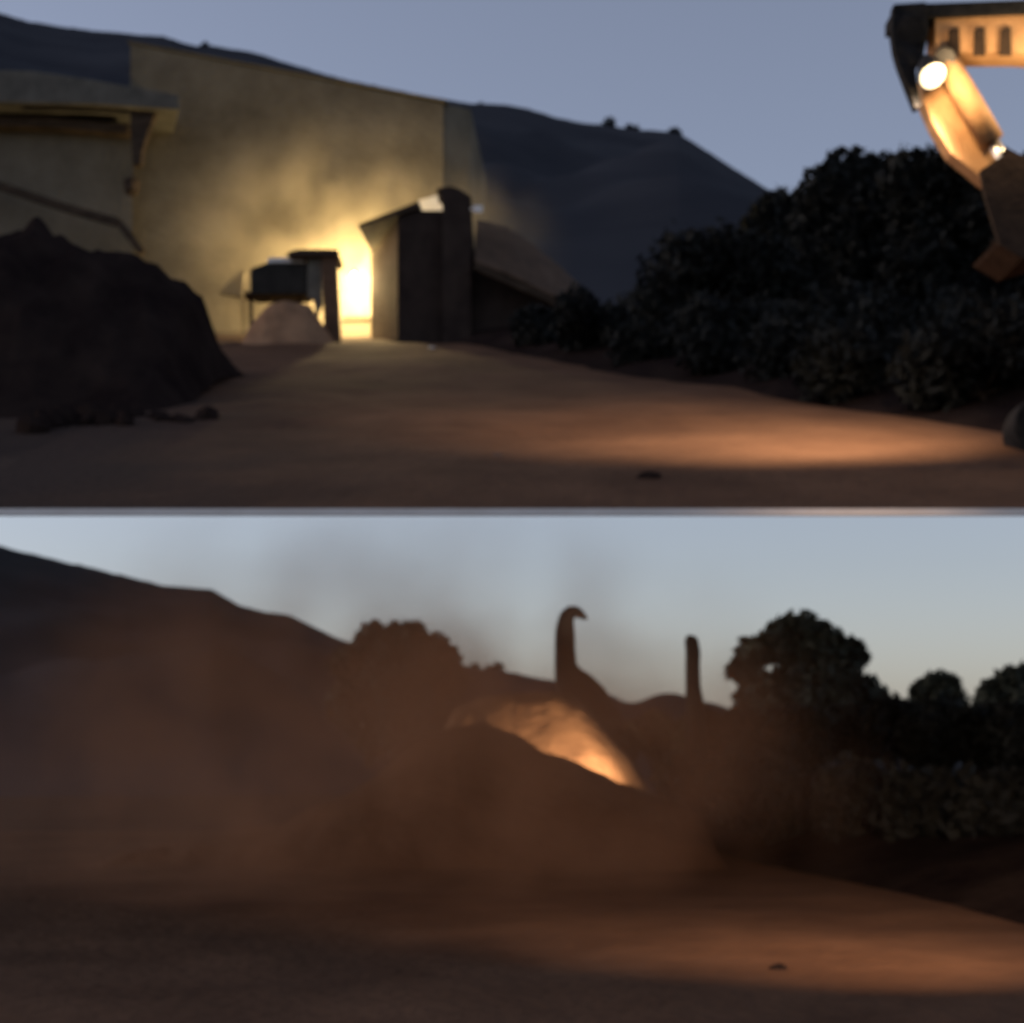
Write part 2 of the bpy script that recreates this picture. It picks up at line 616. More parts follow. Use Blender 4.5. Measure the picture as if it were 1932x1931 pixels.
# dark banks beside both roads
def bank(name, edge, y0, y1, zb, h, wdt, label):
    mb = MB()
    n, k = 60, 14
    vs = []
    for i in range(n + 1):
        y = y0 + (y1 - y0) * i / n
        xe = edge(y) - .05
        for j in range(k + 1):
            t = j / k
            x = xe + t * wdt
            rise = h * (1 - (1 - min(1, t * 2.2)) ** 2)
            vs.append((x, y, zb(x, y) - .02 + rise + min(1, t * 6) * .18 * (noise.noise((x * 1.2, y * 1.2, 2)) + .5 * noise.noise((x * 3, y * 3, 2)))))
    fs = []
    for i in range(n):
        for j in range(k):
            a = i * (k + 1) + j
            fs.append((a, a + 1, a + k + 2, a + k + 1))
    mb.add(vs, fs)
    return tag(mb.build(name, MT['dark_earth'], smooth=True), kind='structure')


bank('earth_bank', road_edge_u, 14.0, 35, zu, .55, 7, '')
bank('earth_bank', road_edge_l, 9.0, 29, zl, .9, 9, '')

# lower: shrubs and trees on the bank
plant('tree', 'tall round-crowned tree standing above the hedge, tallest of the dark trees', 'tree', (X(1530, 44), 44, zl(X(1530, 44), 44)),
      pxlobes(44, [(1510, 1212, 58), (1545, 1222, 52), (1470, 1215, 42), (1425, 1235, 36), (1400, 1262, 28), (1595, 1232, 34), (1618, 1240, 22), (1560, 1280, 60),
                   (1500, 1300, 60), (1440, 1320, 55), (1620, 1320, 50), (1550, 1350, 70), (1470, 1370, 60), (1640, 1380, 60)]), 18000, .16, trunk=.22, leafm='leaf_tree')
plant('tree', 'small square-topped tree between the tall round tree and the dark corner tree', 'tree', (X(1772, 42), 42, 0),
      pxlobes(42, [(1765, 1295, 27), (1790, 1292, 24), (1745, 1310, 26), (1780, 1330, 40)]), 3500, .13, trunk=.12, leafm='leaf_tree')
plant('tree', 'dark blocky tree at the end of the hedge row, beyond a gap of sky', 'tree', (X(1915, 38), 38, 0),
      pxlobes(38, [(1905, 1290, 30), (1940, 1285, 36), (1872, 1302, 22), (1860, 1330, 30), (1920, 1340, 50)]), 5000, .12, trunk=.14, leafm='leaf_tree')
hedge = [(1700, 34, 1378, 60), (1790, 34, 1375, 60), (1885, 33, 1375, 60), (1160, 30, 1395, 50), (1240, 32, 1385, 48), (1330, 31, 1390, 55), (1420, 30, 1385, 60), (1500, 29, 1390, 65), (1600, 31, 1375, 65),
         (1680, 32, 1355, 55), (1760, 29, 1385, 65), (1850, 29, 1385, 65), (1940, 28, 1385, 70),
         (1310, 25.5, 1480, 70), (1420, 24, 1490, 85), (1530, 22.5, 1510, 95), (1650, 21, 1520, 105), (1780, 19.5, 1535, 110), (1910, 18.5, 1545, 115)]
for k, (px, Y, py, r) in enumerate(hedge):
    lob = pxlobes(Y, [(px + random.uniform(-.5, .5) * r, py + random.uniform(-.25, .5) * r, r * random.uniform(.55, .8)) for _ in range(8)])
    x = X(px, Y)
    z = zl(x, Y)
    lab = 'dark leafy shrub in the back row of the hedge behind the dirt road bank' if k < 13 else \
        'dense dark shrub in the front row of the hedge along the dirt road bank'
    grp = 'hedge shrubs in the back row' if k < 13 else 'hedge shrubs in the front row'
    plant('hedge_shrub', lab, 'shrub', (x, Y, z), lob, 5000, .10 if Y < 27 else .12, grp, trunk=.06, leafm='leaf_low')


# far trees and bushes on the crests
def crest_tree(px, py, r, Yr, label, base_prof, n=900, name='crest_tree', cat='tree'):
    wob = 1 + .10 * math.sin(px * .004 + 1) + .03 * math.sin(px * .013)
    Y = Yr * wob
    b = P(px, interp(base_prof, px) + 4, Y)
    lob = []
    for _ in range(5):
        q = P(px + random.uniform(-.6, .6) * r, py + random.uniform(-.1, 1.1) * r, Y)
        lob.append((q.x, q.y, q.z, M(r * random.uniform(.5, .75), Y)))
    plant(name, label, cat, tuple(b), lob, n, M(3.2, Y), trunk=M(2.5, Y), leafm='leaf_far')


crest_tree(385, 84, 9, 300, 'tiny tree poking up from the mountain crest above the flat-roofed house', UR)
crest_tree(1150, 232, 22, 300, 'rounded tree on the mountain crest, largest along that skyline', UR)
crest_tree(1192, 242, 12, 300, 'small bush on the mountain crest right beside the rounded tree', UR)
crest_tree(1272, 249, 15, 300, 'small tree on the shoulder where the mountain crest drops steeply', UR)
crest_tree(905, 197, 5, 300, 'tiny bush on the mountain crest right above the pale sign board', UR, 300)
for (px, Y, lobs, lab) in [
        (690, 61, [(705, 1205, 30), (690, 1235, 36), (660, 1255, 36), (700, 1290, 50), (670, 1330, 55), (710, 1370, 60)],
         'flat-topped tree of the dark grove, on the side toward the long slope'),
        (765, 59, [(755, 1208, 36), (778, 1205, 32), (740, 1250, 45), (790, 1260, 48), (760, 1320, 60), (770, 1380, 60)],
         'tallest rounded tree in the middle of the dark grove before the low ridge'),
        (828, 60, [(820, 1222, 28), (842, 1245, 28), (815, 1275, 42), (850, 1290, 34), (820, 1340, 55), (830, 1390, 50)],
         'sloping tree of the dark grove, on the side toward the lamplit heap')]:
    plant('grove_tree', lab, 'tree', (X(px, Y), Y, zl(X(px, Y), Y)), pxlobes(Y, lobs), 7000, .2, trunk=.2, leafm='leaf_tree')
crest_tree(890, 1257, 12, 220, 'small bush in the saddle of the low ridge', LR, 500)
crest_tree(932, 1256, 17, 220, 'small bush on the low ridge between the saddle and the hooked post', LR, 700)

# ------------------------------------------------------------------ standing posts in the lower view
Yp = 31
mb = MB()
pth = [(1125, 1600, 75), (1120, 1480, 72), (1112, 1400, 66), (1102, 1345, 54), (1092, 1315, 44), (1081, 1290, 33), (1071, 1272, 22), (1067, 1255, 18), (1066, 1225, 16.5),
       (1066, 1195, 16), (1067, 1175, 15), (1071, 1162, 13.5), (1078, 1155, 12), (1086, 1154, 10.5), (1093, 1158, 9), (1100, 1163, 6), (1108, 1169, 2)]
mb.tube([P(a, b, Yp) for a, b, c in pth], [M(c * (1.18 if b > 1180 else 1.08), Yp) for a, b, c in pth], 14, squash=.8, jit=.2)
o = mb.build('hooked_post', MT['char'], smooth=True, origin=(X(1120, Yp), Yp, zl(X(1120, Yp), Yp)))
tag(o, "dark standing post with a hooked top like a bird's head, flaring wide at its foot", 'post')
Yp = 30
mb = MB()
pth = [(1315, 1600, 22), (1314, 1480, 20), (1313, 1370, 18), (1312, 1345, 16.5), (1310, 1320, 14.5), (1307.5, 1295, 12.5), (1306.5, 1260, 12), (1306.5, 1230, 12), (1306, 1210, 11.5), (1307, 1203, 9.5), (1308, 1200, 6)]
mb.tube([P(a, b, Yp) for a, b, c in pth], [M(c * 1.15, Yp) for a, b, c in pth], 14, squash=.9, jit=.28)
o = mb.build('straight_post', MT['char'], smooth=True, origin=(X(1315, Yp), Yp, zl(X(1315, Yp), Yp)))
tag(o, 'straight dark post with a rounded top, between the hooked post and the tall round tree', 'post')

# ------------------------------------------------------------------ tall pale house
Yw = 38.0
Rz = Matrix.Rotation(rad(0), 3, 'Z')
th = empty('pale_house', (X(545, Yw), Yw, zu(X(545, Yw), Yw)))
fl = [P(246, 84, Yw), P(836, 196, Yw)]
zb_ = zu(-4, Yw) - .6
mb = MB()
front = [Vector((fl[0].x, Yw, zb_)), Vector((fl[1].x, Yw, zb_)), fl[1], fl[0]]
mb.prism(front, (0.5, 6, 0))
mb.build('wall', MT['plaster'], th)
mb = MB()   # coping along the sloping top
a, b = fl[0] + Vector((-.06, -.05, .035)), fl[1] + Vector((.08, -.05, .035))
mb.prism([a, b, b + Vector((0, 0, .03)), a + Vector((0, 0, .03))], (.5, 6.1, 0))
mb.build('coping', MT['plaster_grey'], th)
mb = MB()   # narrow return wall at its end
r0, r1 = P(839, 197, Yw + .2), P(888, 207, Yw + .9)
mb.prism([Vector((r0.x, r0.y, zb_)), Vector((r1.x, r1.y, zb_)), r1, r0], (.3, 5, 0))
mb.build('return_wall', MT['plaster'], th)
tag(th, 'tall pale plastered house wall lit yellow by the bare bulb', 'house')
th_low = empty('low_wall', (X(695, 37.35), 37.35, zu(X(695, 37.35), 37.35)))
mb = MB()
lw0, lw1 = X(645, 37.35), X(748, 37.35)
zt = Zp(602, 37.35)
mb.box(((lw0 + lw1) / 2, 37.45, (zt + zb_ - .4) / 2), (lw1 - lw0, .2, zt - zb_ + .4))
mb.build('wall', MT['plaster'], th_low)
mb = MB()
mb.box(((lw0 + lw1) / 2 + .05, 37.43, zt + .025), (lw1 - lw0 + .1, .27, .05))
mb.build('coping', MT['dark_wood'], th_low)
tag(th_low, 'low pale wall with dark coping at the foot of the lit house wall', 'wall')

# ------------------------------------------------------------------ low flat-roofed house on the left
Yh = 37.6
lh = empty('flat_roofed_house', (X(60, Yh), Yh, zu(X(60, Yh), Yh)))
mb = MB()
q = [Vector((X(-420, Yh), Yh, zu(X(-300, Yh), Yh) - .8)), Vector((X(250, Yh), Yh, zu(X(-300, Yh), Yh) - .8)), P(250, 214, Yh), P(-420, 150, Yh)]
mb.prism(q, (-1.2, 3.4, 0))
mb.build('wall', MT['plaster_grey'], lh)
mb = MB()
q = [P(-440, 120, 36.6), P(60, 134, 36.6), P(170, 150, 36.6), P(338, 180, 36.6), P(338, 208, 36.6), P(178, 197, 36.6), P(-440, 186, 36.6)]
mb.prism(q, (-1.2, 4.0, 0))
mb.build('roof_slab', MT['concrete'], lh, bevel=.02)
mb = MB()
q = [P(-440, 206, 37.2), P(90, 222, 37.2), P(240, 236, 37.2), P(240, 252, 37.2), P(90, 240, 37.2), P(-440, 226, 37.2)]
mb.prism(q, (0, .35, 0))
mb.build('eave_shadow', MT['dark_wood'], lh)  # dark strip shaped to stand in for the shadow line below the eave
mb = MB()
mb.prism([P(245, 206, 36.8), P(296, 206, 36.8), P(281, 245, 36.8), P(268, 285, 36.8), P(266, 312, 36.8), P(250, 312, 36.8), P(247, 270, 36.8)], (0, .22, 0))
mb.build('corner_bracket', MT['dark_wood'], lh, bevel=.015)
mb = MB()
pp = [P(-440, 300, 36.8), P(0, 352, 36.8), P(120, 392, 36.8), P(225, 422, 36.8), P(268, 478, 36.8)]
for a, b in zip(pp, pp[1:]):
    mb.bar(a, b, .16, .17)
mb.build('sloping_rail', MT['dark_wood'], lh)
tag(lh, 'low flat-roofed house with dark bracket under its eave, behind the spoil heap', 'house')
# lantern hanging from the bracket
ln = empty('hanging_lantern', P(248, 355, 36.75))
mb = MB()
mb.tube([P(253, 310, 36.85), P(248, 340, 36.8)], [.012, .012], 6)
mb.build('rod', MT['steel'], ln)
mb = MB()
mb.tube([P(248, 336, 36.75), P(248, 342, 36.75), P(248, 362, 36.75), P(248, 369, 36.75)], [.10, .19, .17, .09], 10)
mb.build('housing', MT['dark_wood'], ln, smooth=False)
tag(ln, 'unlit dark round lantern hanging below the eave bracket of the low house', 'lantern')

# ------------------------------------------------------------------ shed between the lamp and the road
Ys = 33.6
sh = empty('shed', (X(900, Ys), Ys, zu(X(900, Ys), Ys)))
zf = zu(X(900, Ys), Ys) - .4
mb = MB()
q = [Vector((X(752, Ys), Ys, zf)), Vector((X(1088, Ys), Ys, zf)), P(1088, 582, Ys), P(985, 528, Ys), P(892, 470, Ys), P(890, 398, Ys), P(752, 398, Ys)]
mb.prism(q, (0, 2.2, 0))
mb.build('wall', MT['dark_wall'], sh)
mb = MB()       # wall turned towards the lamp
A, B = (X(700, 35.7), 35.7), (X(750, Ys + .05), Ys + .05)
q = [Vector((A[0], A[1], zf)), Vector((B[0], B[1], zf)), Vector((B[0], B[1], Zp(395, Ys))), Vector((A[0], A[1], Zp(420, 35.7)))]
mb.prism(q, (.12, .05, 0))
mb.build('side_wall', MT['brick'], sh)
mb = MB()       # porch roof sloping down towards the lamp
a, b = P(676, 424, Ys - .1), P(790, 380, Ys - .1)
mb.prism([a, b, b + Vector((0, 0, -.14)), a + Vector((0, 0, -.05))], (.1, 2.2, .1))
mb.build('porch_roof', MT['dark_wood'], sh)
mb = MB()       # chimney stack with peaked cap
q = [P(832, 405, Ys - .25), P(889, 405, Ys - .25), P(889, 372, Ys - .25), P(868, 358, Ys - .25), P(850, 352, Ys - .25), P(838, 354, Ys - .25), P(824, 357, Ys - .25), P(835, 366, Ys - .25)]
q = [Vector((X(836, Ys), Ys - .25, zf)), Vector((X(889, Ys), Ys - .25, zf))] + q[2:]
mb.prism(q, (0, .8, 0))
mb.build('chimney', MT['dark_wall'], sh)
# sloping roof sheets on the right
C = [(P(899, 414, 35.4), P(896, 492, 33.0)), (P(955, 428, 35.4), P(950, 512, 33.0)), (P(1005, 462, 35.4), P(998, 535, 33.0)),
     (P(1055, 502, 35.4), P(1046, 557, 33.0)), (P(1108, 552, 35.4), P(1092, 580, 33.0))]
for i in range(4):
    mb = MB()
    k = .012 * (i % 2)
    vv = [C[i][0], C[i + 1][0], C[i + 1][1], C[i][1]]
    vv = [p + Vector((0, 0, k)) for p in vv]
    mb.prism(vv, (0, 0, -.05))
    mb.build('roof_sheet', MT['sheet'], sh)
mb = MB()
mb.bar(C[0][1] + Vector((0, -.02, -.12)), C[4][1] + Vector((0, -.02, -.12)), .1, .12)
mb.build('fascia', MT['dark_wood'], sh)
mb = MB()
c0 = P(1018, 604, Ys - .05)
mb.box((c0.x, Ys - .02, c0.z), (M(74, Ys), .05, M(32, Ys)))
mb.build('hatch', MT['concrete'], sh)
tag(sh, 'dark shed with chimney and rusty roof sheets sloping down away from the lamp', 'shed')
mb = MB()
c0 = P(902, 395, Ys - .35)
mb.box(c0, (M(17, Ys), .04, M(13, Ys)))
mb.bar(P(888, 395, Ys - .3), P(896, 395, Ys - .33), .03, .03)
o = mb.build('sign_board', MT['white'], origin=tuple(c0))
tag(o, 'small blank pale sign board fixed to the chimney of the dark shed', 'sign')
pb = empty('white_panel', P(812, 402, 37.45))
mb = MB()
q = [P(786, 404, 37.45), P(836, 404, 37.45), P(836, 366, 37.45), P(815, 372, 37.45), P(789, 379, 37.45)]
mb.prism(q, (0, .08, 0))
o = mb.build('board', MT['white'], pb)
mb = MB()
mb.bar(P(811, 640, 37.57), P(811, 372, 37.57), .06, .06)
mb.build('batten', MT['dark_wood'], pb)
tag(pb, 'bright whitewashed panel standing between the porch roof and the chimney', 'panel')

# bulb on a bracket arm in front of the house wall
BL = P(668, 520, 37.0)
hb = empty('wall_bulb', BL)
mb = MB()
mb.bar((BL.x, BL.y, BL.z + .22), (BL.x, Yw, BL.z + .3), .03, .03)
mb.tube([BL + Vector((0, 0, .22)), BL + Vector((0, 0, .12))], [.012, .012], 6)
mb.build('bracket_arm', MT['steel'], hb)
mb = MB()
mb.tube([BL + Vector((0, 0, .13)), BL + Vector((0, 0, .06))], [.03, .035], 10)
mb.build('socket', MT['steel'], hb)
mb = MB()
mb.tube([BL + Vector((0, 0, .065)), BL + Vector((0, 0, .03)), BL + Vector((0, 0, -.03)), BL + Vector((0, 0, -.08)), BL + Vector((0, 0, -.1))], [.025, .045, .055, .035, .01], 12)
mb.build('bulb', MT['bulb'], hb, smooth=True)
tag(hb, 'glowing bare bulb on an arm from the pale wall, beside the brick pier', 'lamp')


def lamp(name, loc, energy, color, size, parent=None, spot=None, target=None, blend=.6):
    l = bpy.data.lights.new(name, 'SPOT' if spot else 'POINT')
    l.energy = energy
    l.color = color
    l.shadow_soft_size = size
    if spot:
        l.spot_size = rad(spot)
        l.spot_blend = blend
    o = bpy.data.objects.new(name, l)
    COL.objects.link(o)
    o.location = loc
    if target is not None:
        o.rotation_euler = (Vector(target) - Vector(loc)).to_track_quat('-Z', 'Y').to_euler()
    if parent is not None:
        o.parent = parent
        o.matrix_parent_inverse = Matrix.LocRotScale(parent.location, parent.rotation_euler, None).inverted()
    return o


lamp('bulb_light', BL + Vector((0, -.02, -.16)), 1350, (1, .74, .35), .09, hb)

# shelter: brick pier, roof board, raised tank
sf = empty('shelter_frame', (X(622, 33.8), 33.8, zu(X(622, 33.8), 33.8)))
mb = MB()
mb.prism([P(606, 476, 33.6), P(634, 476, 33.6), P(642, 660, 33.6), P(612, 660, 33.6)], (0, .35, 0))
mb.build('pier', MT['brick'], sf, bevel=.01)
mb = MB()
mb.prism([P(540, 478, 33.5), P(560, 471, 33.5), P(637, 471, 33.5), P(637, 482, 33.5), P(545, 484, 33.5)], (0, 1.0, 0))
mb.build('roof_board', MT['dark_wood'], sf)
for px in (474, 566):
    mb = MB()
    mb.bar(P(px, 562, 34.2), Vector((X(px, 34.2), 34.2, zu(X(px, 34.2), 34.2) - .1)), .07, .07)
    mb.build('leg', MT['dark_wood'], sf)
mb = MB()
mb.box((X(535, 34.2), 34.1, Zp(560, 34.1)), (M(140, 34.1), .5, .06))
mb.build('platform', MT['dark_wood'], sf)
mb = MB()
mb.prism([P(580, 490, 33.7), P(606, 486, 33.7), P(608, 575, 33.7), P(598, 600, 33.7), P(590, 565, 33.7), P(580, 560, 33.7)], (0, .1, 0))
mb.build('side_board', MT['concrete'], sf)
tag(sf, 'shelter of brick pier, thin legs and dark roof board around the raised tank', 'shelter')
tk = empty('water_tank', P(525, 556, 34.1))
mb = MB()
mb.prism([P(472, 556, 33.75), P(580, 556, 33.75), P(580, 497, 33.75), P(500, 497, 33.75), P(472, 507, 33.75)], (0, .7, 0))
mb.build('body', MT['tank'], tk, bevel=.03)
mb = MB()
mb.prism([P(502, 496, 33.8), P(576, 496, 33.8), P(571, 486, 33.8), P(508, 486, 33.8)], (0, .6, 0))
mb.build('lid', MT['white'], tk, bevel=.01)
tag(tk, 'raised dark boxy tank with a pale lid beside the brick pier', 'tank')
cn = empty('tent_flap', (X(440, 36.4), 36.4, zu(X(440, 36.4), 36.4)))
mb = MB()
mb.prism([P(412, 552, 36.4), P(456, 560, 36.4), P(462, 512, 36.4), P(452, 510, 36.4)], (0, .25, 0))
mb.build('cloth', MT['plaster'], cn, bevel=.01)
mb = MB()
mb.bar(P(459, 512, 36.5), Vector((X(459, 36.5), 36.5, zu(X(459, 36.5), 36.5) - .1)), .05, .05)
mb.build('pole', MT['dark_wood'], cn)
tag(cn, 'small lit pointed canvas flap beside the raised dark tank', 'canvas')


# stones
def stone(px, py, r, z, label, m, lower):
    # depth from the ground the stone lies on
    sl_ = (VH - py / 1931) / F
    Y = (CH - UO) / (US - sl_) if not lower else -CH / sl_
    x = X(px, Y)
    zg = (zl if lower else zu)(x, Y)
    mb = MB()
    R_ = M(r, Y)
    vs, fs = [], []
    for j in range(7):
        ph = math.pi * j / 6
        for i in range(10):
            t = 2 * math.pi * i / 10
            d = Vector((math.sin(ph) * math.cos(t), math.sin(ph) * math.sin(t), .62 * math.cos(ph)))
            k = R_ * (1 + .35 * noise.noise(d * 2 + Vector((px, 0, 0))))
            vs.append(Vector((x, Y, zg + .3 * R_)) + d * k)
    for j in range(6):
        for i in range(10):
            a, b = j * 10 + i, j * 10 + (i + 1) % 10
            fs.append((a, a + 10, b + 10, b))
    mb.add(vs, fs)
    return tag(mb.build('stone', m, smooth=False, origin=(x, Y, zg)), label, 'stone')


stone(815, 664, 9, 0, 'small pale stone on the dirt in front of the dark shed', MT['pale_rock'], False)
stone(1222, 912, 26, 0, 'flat dark stone on the dirt near the pale divider strip', MT['dark_earth'], False)
stone(940, 868, 14, 0, 'small dark stone near the flat stone on the upper dirt track', MT['rock'], False)
stone(1470, 1845, 22, 0, 'flat dark stone alone on the lower dirt road', MT['dark_earth'], True)
for px, py, r in [(1180, 1600, 12), (1120, 1598, 15), (1260, 1592, 14), (1235, 1603, 9)]:
    s_ = stone(px, py, r, 0, 'dark stone at the foot of the shadowed front earth heap', MT['rock'], True)
    s_['group'] = 'stones at the foot of the heap'

# broken blocks lying on and around the spoil heap
for k in range(16):
    px, py = random.uniform(20, 430), random.uniform(640, 800)
    Y = (CH - UO) / (US - (VH - py / 1931) / F)
    if Y > 21: Y = random.uniform(17.2, 18.6)
    x = X(px, Y)
    rot = Matrix.Rotation(random.uniform(0, 3), 3, 'Z') @ Matrix.Rotation(random.uniform(-.5, .5), 3, 'X')
    d = (random.uniform(.2, .5), random.uniform(.15, .35), random.uniform(.1, .26))
    zg = zu(x, Y)
    mb = MB()
    n_ = 10
    ring = [(math.cos(2 * math.pi * i / n_) * random.uniform(.75, 1.1), math.sin(2 * math.pi * i / n_) * random.uniform(.75, 1.1)) for i in range(n_)]
    vs = [Vector((x, Y, zg + d[2] * .3)) + rot @ Vector((a * d[0] * .5 * s_, b * d[1] * .5 * s_, d[2] * h_)) for s_, h_ in ((1, -.5), (1.05, .1), (.6, .5)) for a, b in ring]
    fs = [tuple(range(n_ - 1, -1, -1)), tuple(range(2 * n_, 3 * n_))]
    for j in range(2):
        for i in range(n_):
            fs.append((j * n_ + i, j * n_ + (i + 1) % n_, (j + 1) * n_ + (i + 1) % n_, (j + 1) * n_ + i))
    mb.add(vs, fs)
    tag(mb.build('rubble_block', MT['dark_earth'], origin=(x, Y, zg)), 'dark broken clod lying at the foot of the big spoil heap', 'rubble', 'clods around the spoil heap')

# ------------------------------------------------------------------ excavator
Ye = 14.0
ex = empty('excavator', (X(2300, Ye), Ye, zu(X(2300, Ye), Ye)))
G = ex.location.z
# undercarriage and house stand just beside the view, parallel to the shelf edge
x0, x1 = X(1908, 15.2), X(1908, 15.2) + 2.9
for yy in (13.3, 15.1):
    mb = MB()
    zt0 = zu(4.5, yy)
    n = 14
    prof = []
    for i in range(n):
        t = math.pi / 2 + math.pi * i / (n - 1)
        prof.append((x0 + .32 + .32 * math.cos(t), .32 + .32 * math.sin(t)))
    for i in range(n):
        t = -math.pi / 2 + math.pi * i / (n - 1)
        prof.append((x1 - .32 + .32 * math.cos(t), .32 + .32 * math.sin(t)))
    mb.prism([Vector((a, yy, zt0 - .05 + b)) for a, b in prof], (0, .38, 0))
    tr = mb.build('track', MT['rubber'], ex)
    for k in range(4):
        mb = MB()
        cx = x0 + .32 + (x1 - x0 - .64) * k / 3
        mb.tube([(cx, yy - .03, zt0 + .27), (cx, yy + .06, zt0 + .27)], [.2, .2], 14)
        mb.build('roller', MT['steel'], tr)
mb = MB()
mb.box(((x0 + x1) / 2, 14.4, G + .85), (1.5, 1.9, .35))
mb.build('turntable', MT['steel'], ex)
mb = MB()
mb.box(((x0 + x1) / 2 + .5, 14.4, G + 1.45), (2.4, 1.9, .85))
mb.build('house_body', MT['orange'], ex, bevel=.08)
mb = MB()
mb.box(((x0 + x1) / 2 - .2, 13.95, G + 2.35), (1.1, .9, 1.0))
cb = mb.build('cab', MT['orange'], ex, bevel=.06)
mb = MB()
mb.box(((x0 + x1) / 2 - .2, 13.49, G + 2.45), (.85, .02, .65))
mb.build('side_window', MT['glass'], cb)

# boom: from the house up and out, level where the picture sees it
Yb = 14.0
bm = [(2420, 520), (2330, 260), (2180, 95), (2050, 60), (1926, 58), (1840, 62), (1765, 66)]
hb_ = [60, 62, 60, 54, 46, 42, 36]
top = [P(px, py - h, Yb) for (px, py), h in zip(bm, hb_)]
bot = [P(px, py + h * .9, Yb) for (px, py), h in zip(bm, hb_)]
mb = MB()
for i in range(len(bm) - 1):
    mb.prism([bot[i + 1], bot[i], top[i], top[i + 1]], (0, .3, 0))
boom = mb.build('boom', MT['orange'], ex)
for px in (1800, 1848, 1898):       # rib plates on the boom's side
    mb = MB()
    mb.prism([P(px - 11, 104, Yb - .03), P(px + 11, 104, Yb - .03), P(px + 9, 52, Yb - .03), P(px - 9, 56, Yb - .03)], (0, .028, 0))
    mb.build('rib_plate', MT['bucket'], boom)
mb = MB()       # cover strip along the top
mb.prism([P(1690, 34, Yb - .05), P(1690, 10, Yb - .05), P(2060, -4, Yb - .05), P(2060, 20, Yb - .05)], (0, .4, 0))
mb.build('top_plate', MT['rubber'], boom)
# knuckle linkage, dark, at the end of the boom
mb = MB()
q = [(1686, 8), (1748, 4), (1752, 60), (1742, 110), (1728, 132), (1738, 200), (1728, 205), (1712, 165), (1695, 120), (1688, 95), (1683, 60)]
mb.prism([P(a, b, Yb - .1) for a, b in reversed(q)], (0, .12, 0))
mb.prism([P(a, b, Yb + .3) for a, b in reversed(q)], (0, .1, 0))
mb.tube([P(1720, 60, Yb - .14), P(1720, 60, Yb + .44)], [.13, .13], 14)
mb.build('knuckle', MT['rubber'], ex, bevel=.01)
# stick: wide plate arm and the pale cylinder beside it
mb = MB()
q = [(1735, 150), (1775, 118), (1800, 150), (1858, 262), (1905, 330), (1862, 345), (1795, 290), (1764, 240), (1744, 195)]
mb.prism([P(a, b, Yb + .06) for a, b in reversed(q)], (0, .2, 0))
st = mb.build('stick', MT['orange'], ex, bevel=.015)
mb = MB()
mb.tube([P(1785, 118, Yb - .06), P(1872, 268, Yb - .06)], [.105, .105], 14)
cy = mb.build('cylinder', MT['orange'], ex, smooth=True)
mb = MB()
mb.tube([P(1870, 265, Yb - .06), P(1918, 345, Yb - .06)], [.06, .06], 12)
mb.build('rod', MT['chrome'], cy, smooth=True)
mb = MB()
mb.tube([P(1782, 112, Yb - .16), P(1782, 112, Yb + .34)], [.09, .09], 12)
mb.build('pin', MT['steel'], st)
# bucket, curled under
mb = MB()
q = [(1850, 322), (1905, 285), (1990, 330), (2015, 400), (1985, 470), (1930, 488), (1886, 462), (1872, 415), (1858, 368)]
for yy in (Yb - .3, Yb + .42):
    mb.prism([P(a, b, yy) for a, b in reversed(q)], (0, .05, 0))
for (a, b), (c, d) in zip(q[1:6], q[2:7]):
    p0, p1 = P(a, b, Yb - .26), P(c, d, Yb - .26)
    mb.prism([p0, p1, p1 + Vector((-.03, 0, .03)), p0 + Vector((-.03, 0, .03))], (0, .7, 0))
bk = mb.build('bucket', MT['bucket'], ex)
for k in range(4):
    mb = MB()
    p0 = P(1902, 468, Yb - .2 + .19 * k)
    mb.prism([p0, p0 + Vector((-.13, 0, .06)), p0 + Vector((.02, 0, .09))], (0, .08, 0))
    mb.build('tooth', MT['steel'], bk)
# work lamp below the boom
LP = P(1752, 142, Yb - .2)
mb = MB()
mb.tube([LP + Vector((-.02, .02, .16)), LP + Vector((0, 0, .06)), LP + Vector((.02, -.05, -.02))], [.04, .1, .13], 14)
wl = mb.build('work_lamp', MT['steel'], ex, smooth=False)
mb = MB()
mb.tube([LP + Vector((.022, -.055, -.022)), LP + Vector((.03, -.075, -.04))], [.118, .10], 14)
mb.build('lens', MT['lens'], wl, smooth=True)
tag(ex, 'orange excavator with boom out, stick and bucket curled back under, work lamp lit', 'excavator')
lamp('work_light_glow', LP + Vector((.05, -.32, -.08)), 60, (1, .68, .34), .10, ex, spot=125, target=P(1850, 215, Yb + .1), blend=.5)
lamp('work_light_beam', LP + Vector((-.05, -.2, -.25)), 1950, (1, .71, .46), .14, ex, spot=90, target=(2.5, 16.3, zu(2.5, 16.3)), blend=1.0)
lamp('boom_light', P(1985, 130, Yb - .35), 40, (1, .74, .40), .08, ex)

# ------------------------------------------------------------------ lamps of the lower view
# flood lamp lying behind the front heap
fp = P(1150, 1500, 25.3)
g0 = zl(fp.x, fp.y)
fl_ = empty('flood_lamp', (fp.x, fp.y, g0))
mb = MB()
mb.tube([(fp.x, fp.y, g0), (fp.x, fp.y, fp.z - .2)], [.03, .03], 8)
for k in range(3):
    t = 2 * math.pi * k / 3
    mb.bar((fp.x, fp.y, g0 + .45), (fp.x + .3 * math.cos(t), fp.y + .3 * math.sin(t), g0), .03, .03)
mb.build('tripod', MT['steel'], fl_)
mb = MB()
mb.box((fp.x, fp.y, fp.z - .12), (.22, .1, .16))
mb.build('housing', MT['steel'], fl_)
tag(fl_, 'small flood lamp on a tripod hidden behind the front earth heap', 'lamp')
lamp('flood_light', (fp.x, fp.y + .1, fp.z - .02), 2300, (1, .66, .38), .15, fl_, spot=112, target=(fp.x - 1.3, fp.y + 2.3, fp.z + 1.0), blend=.7)

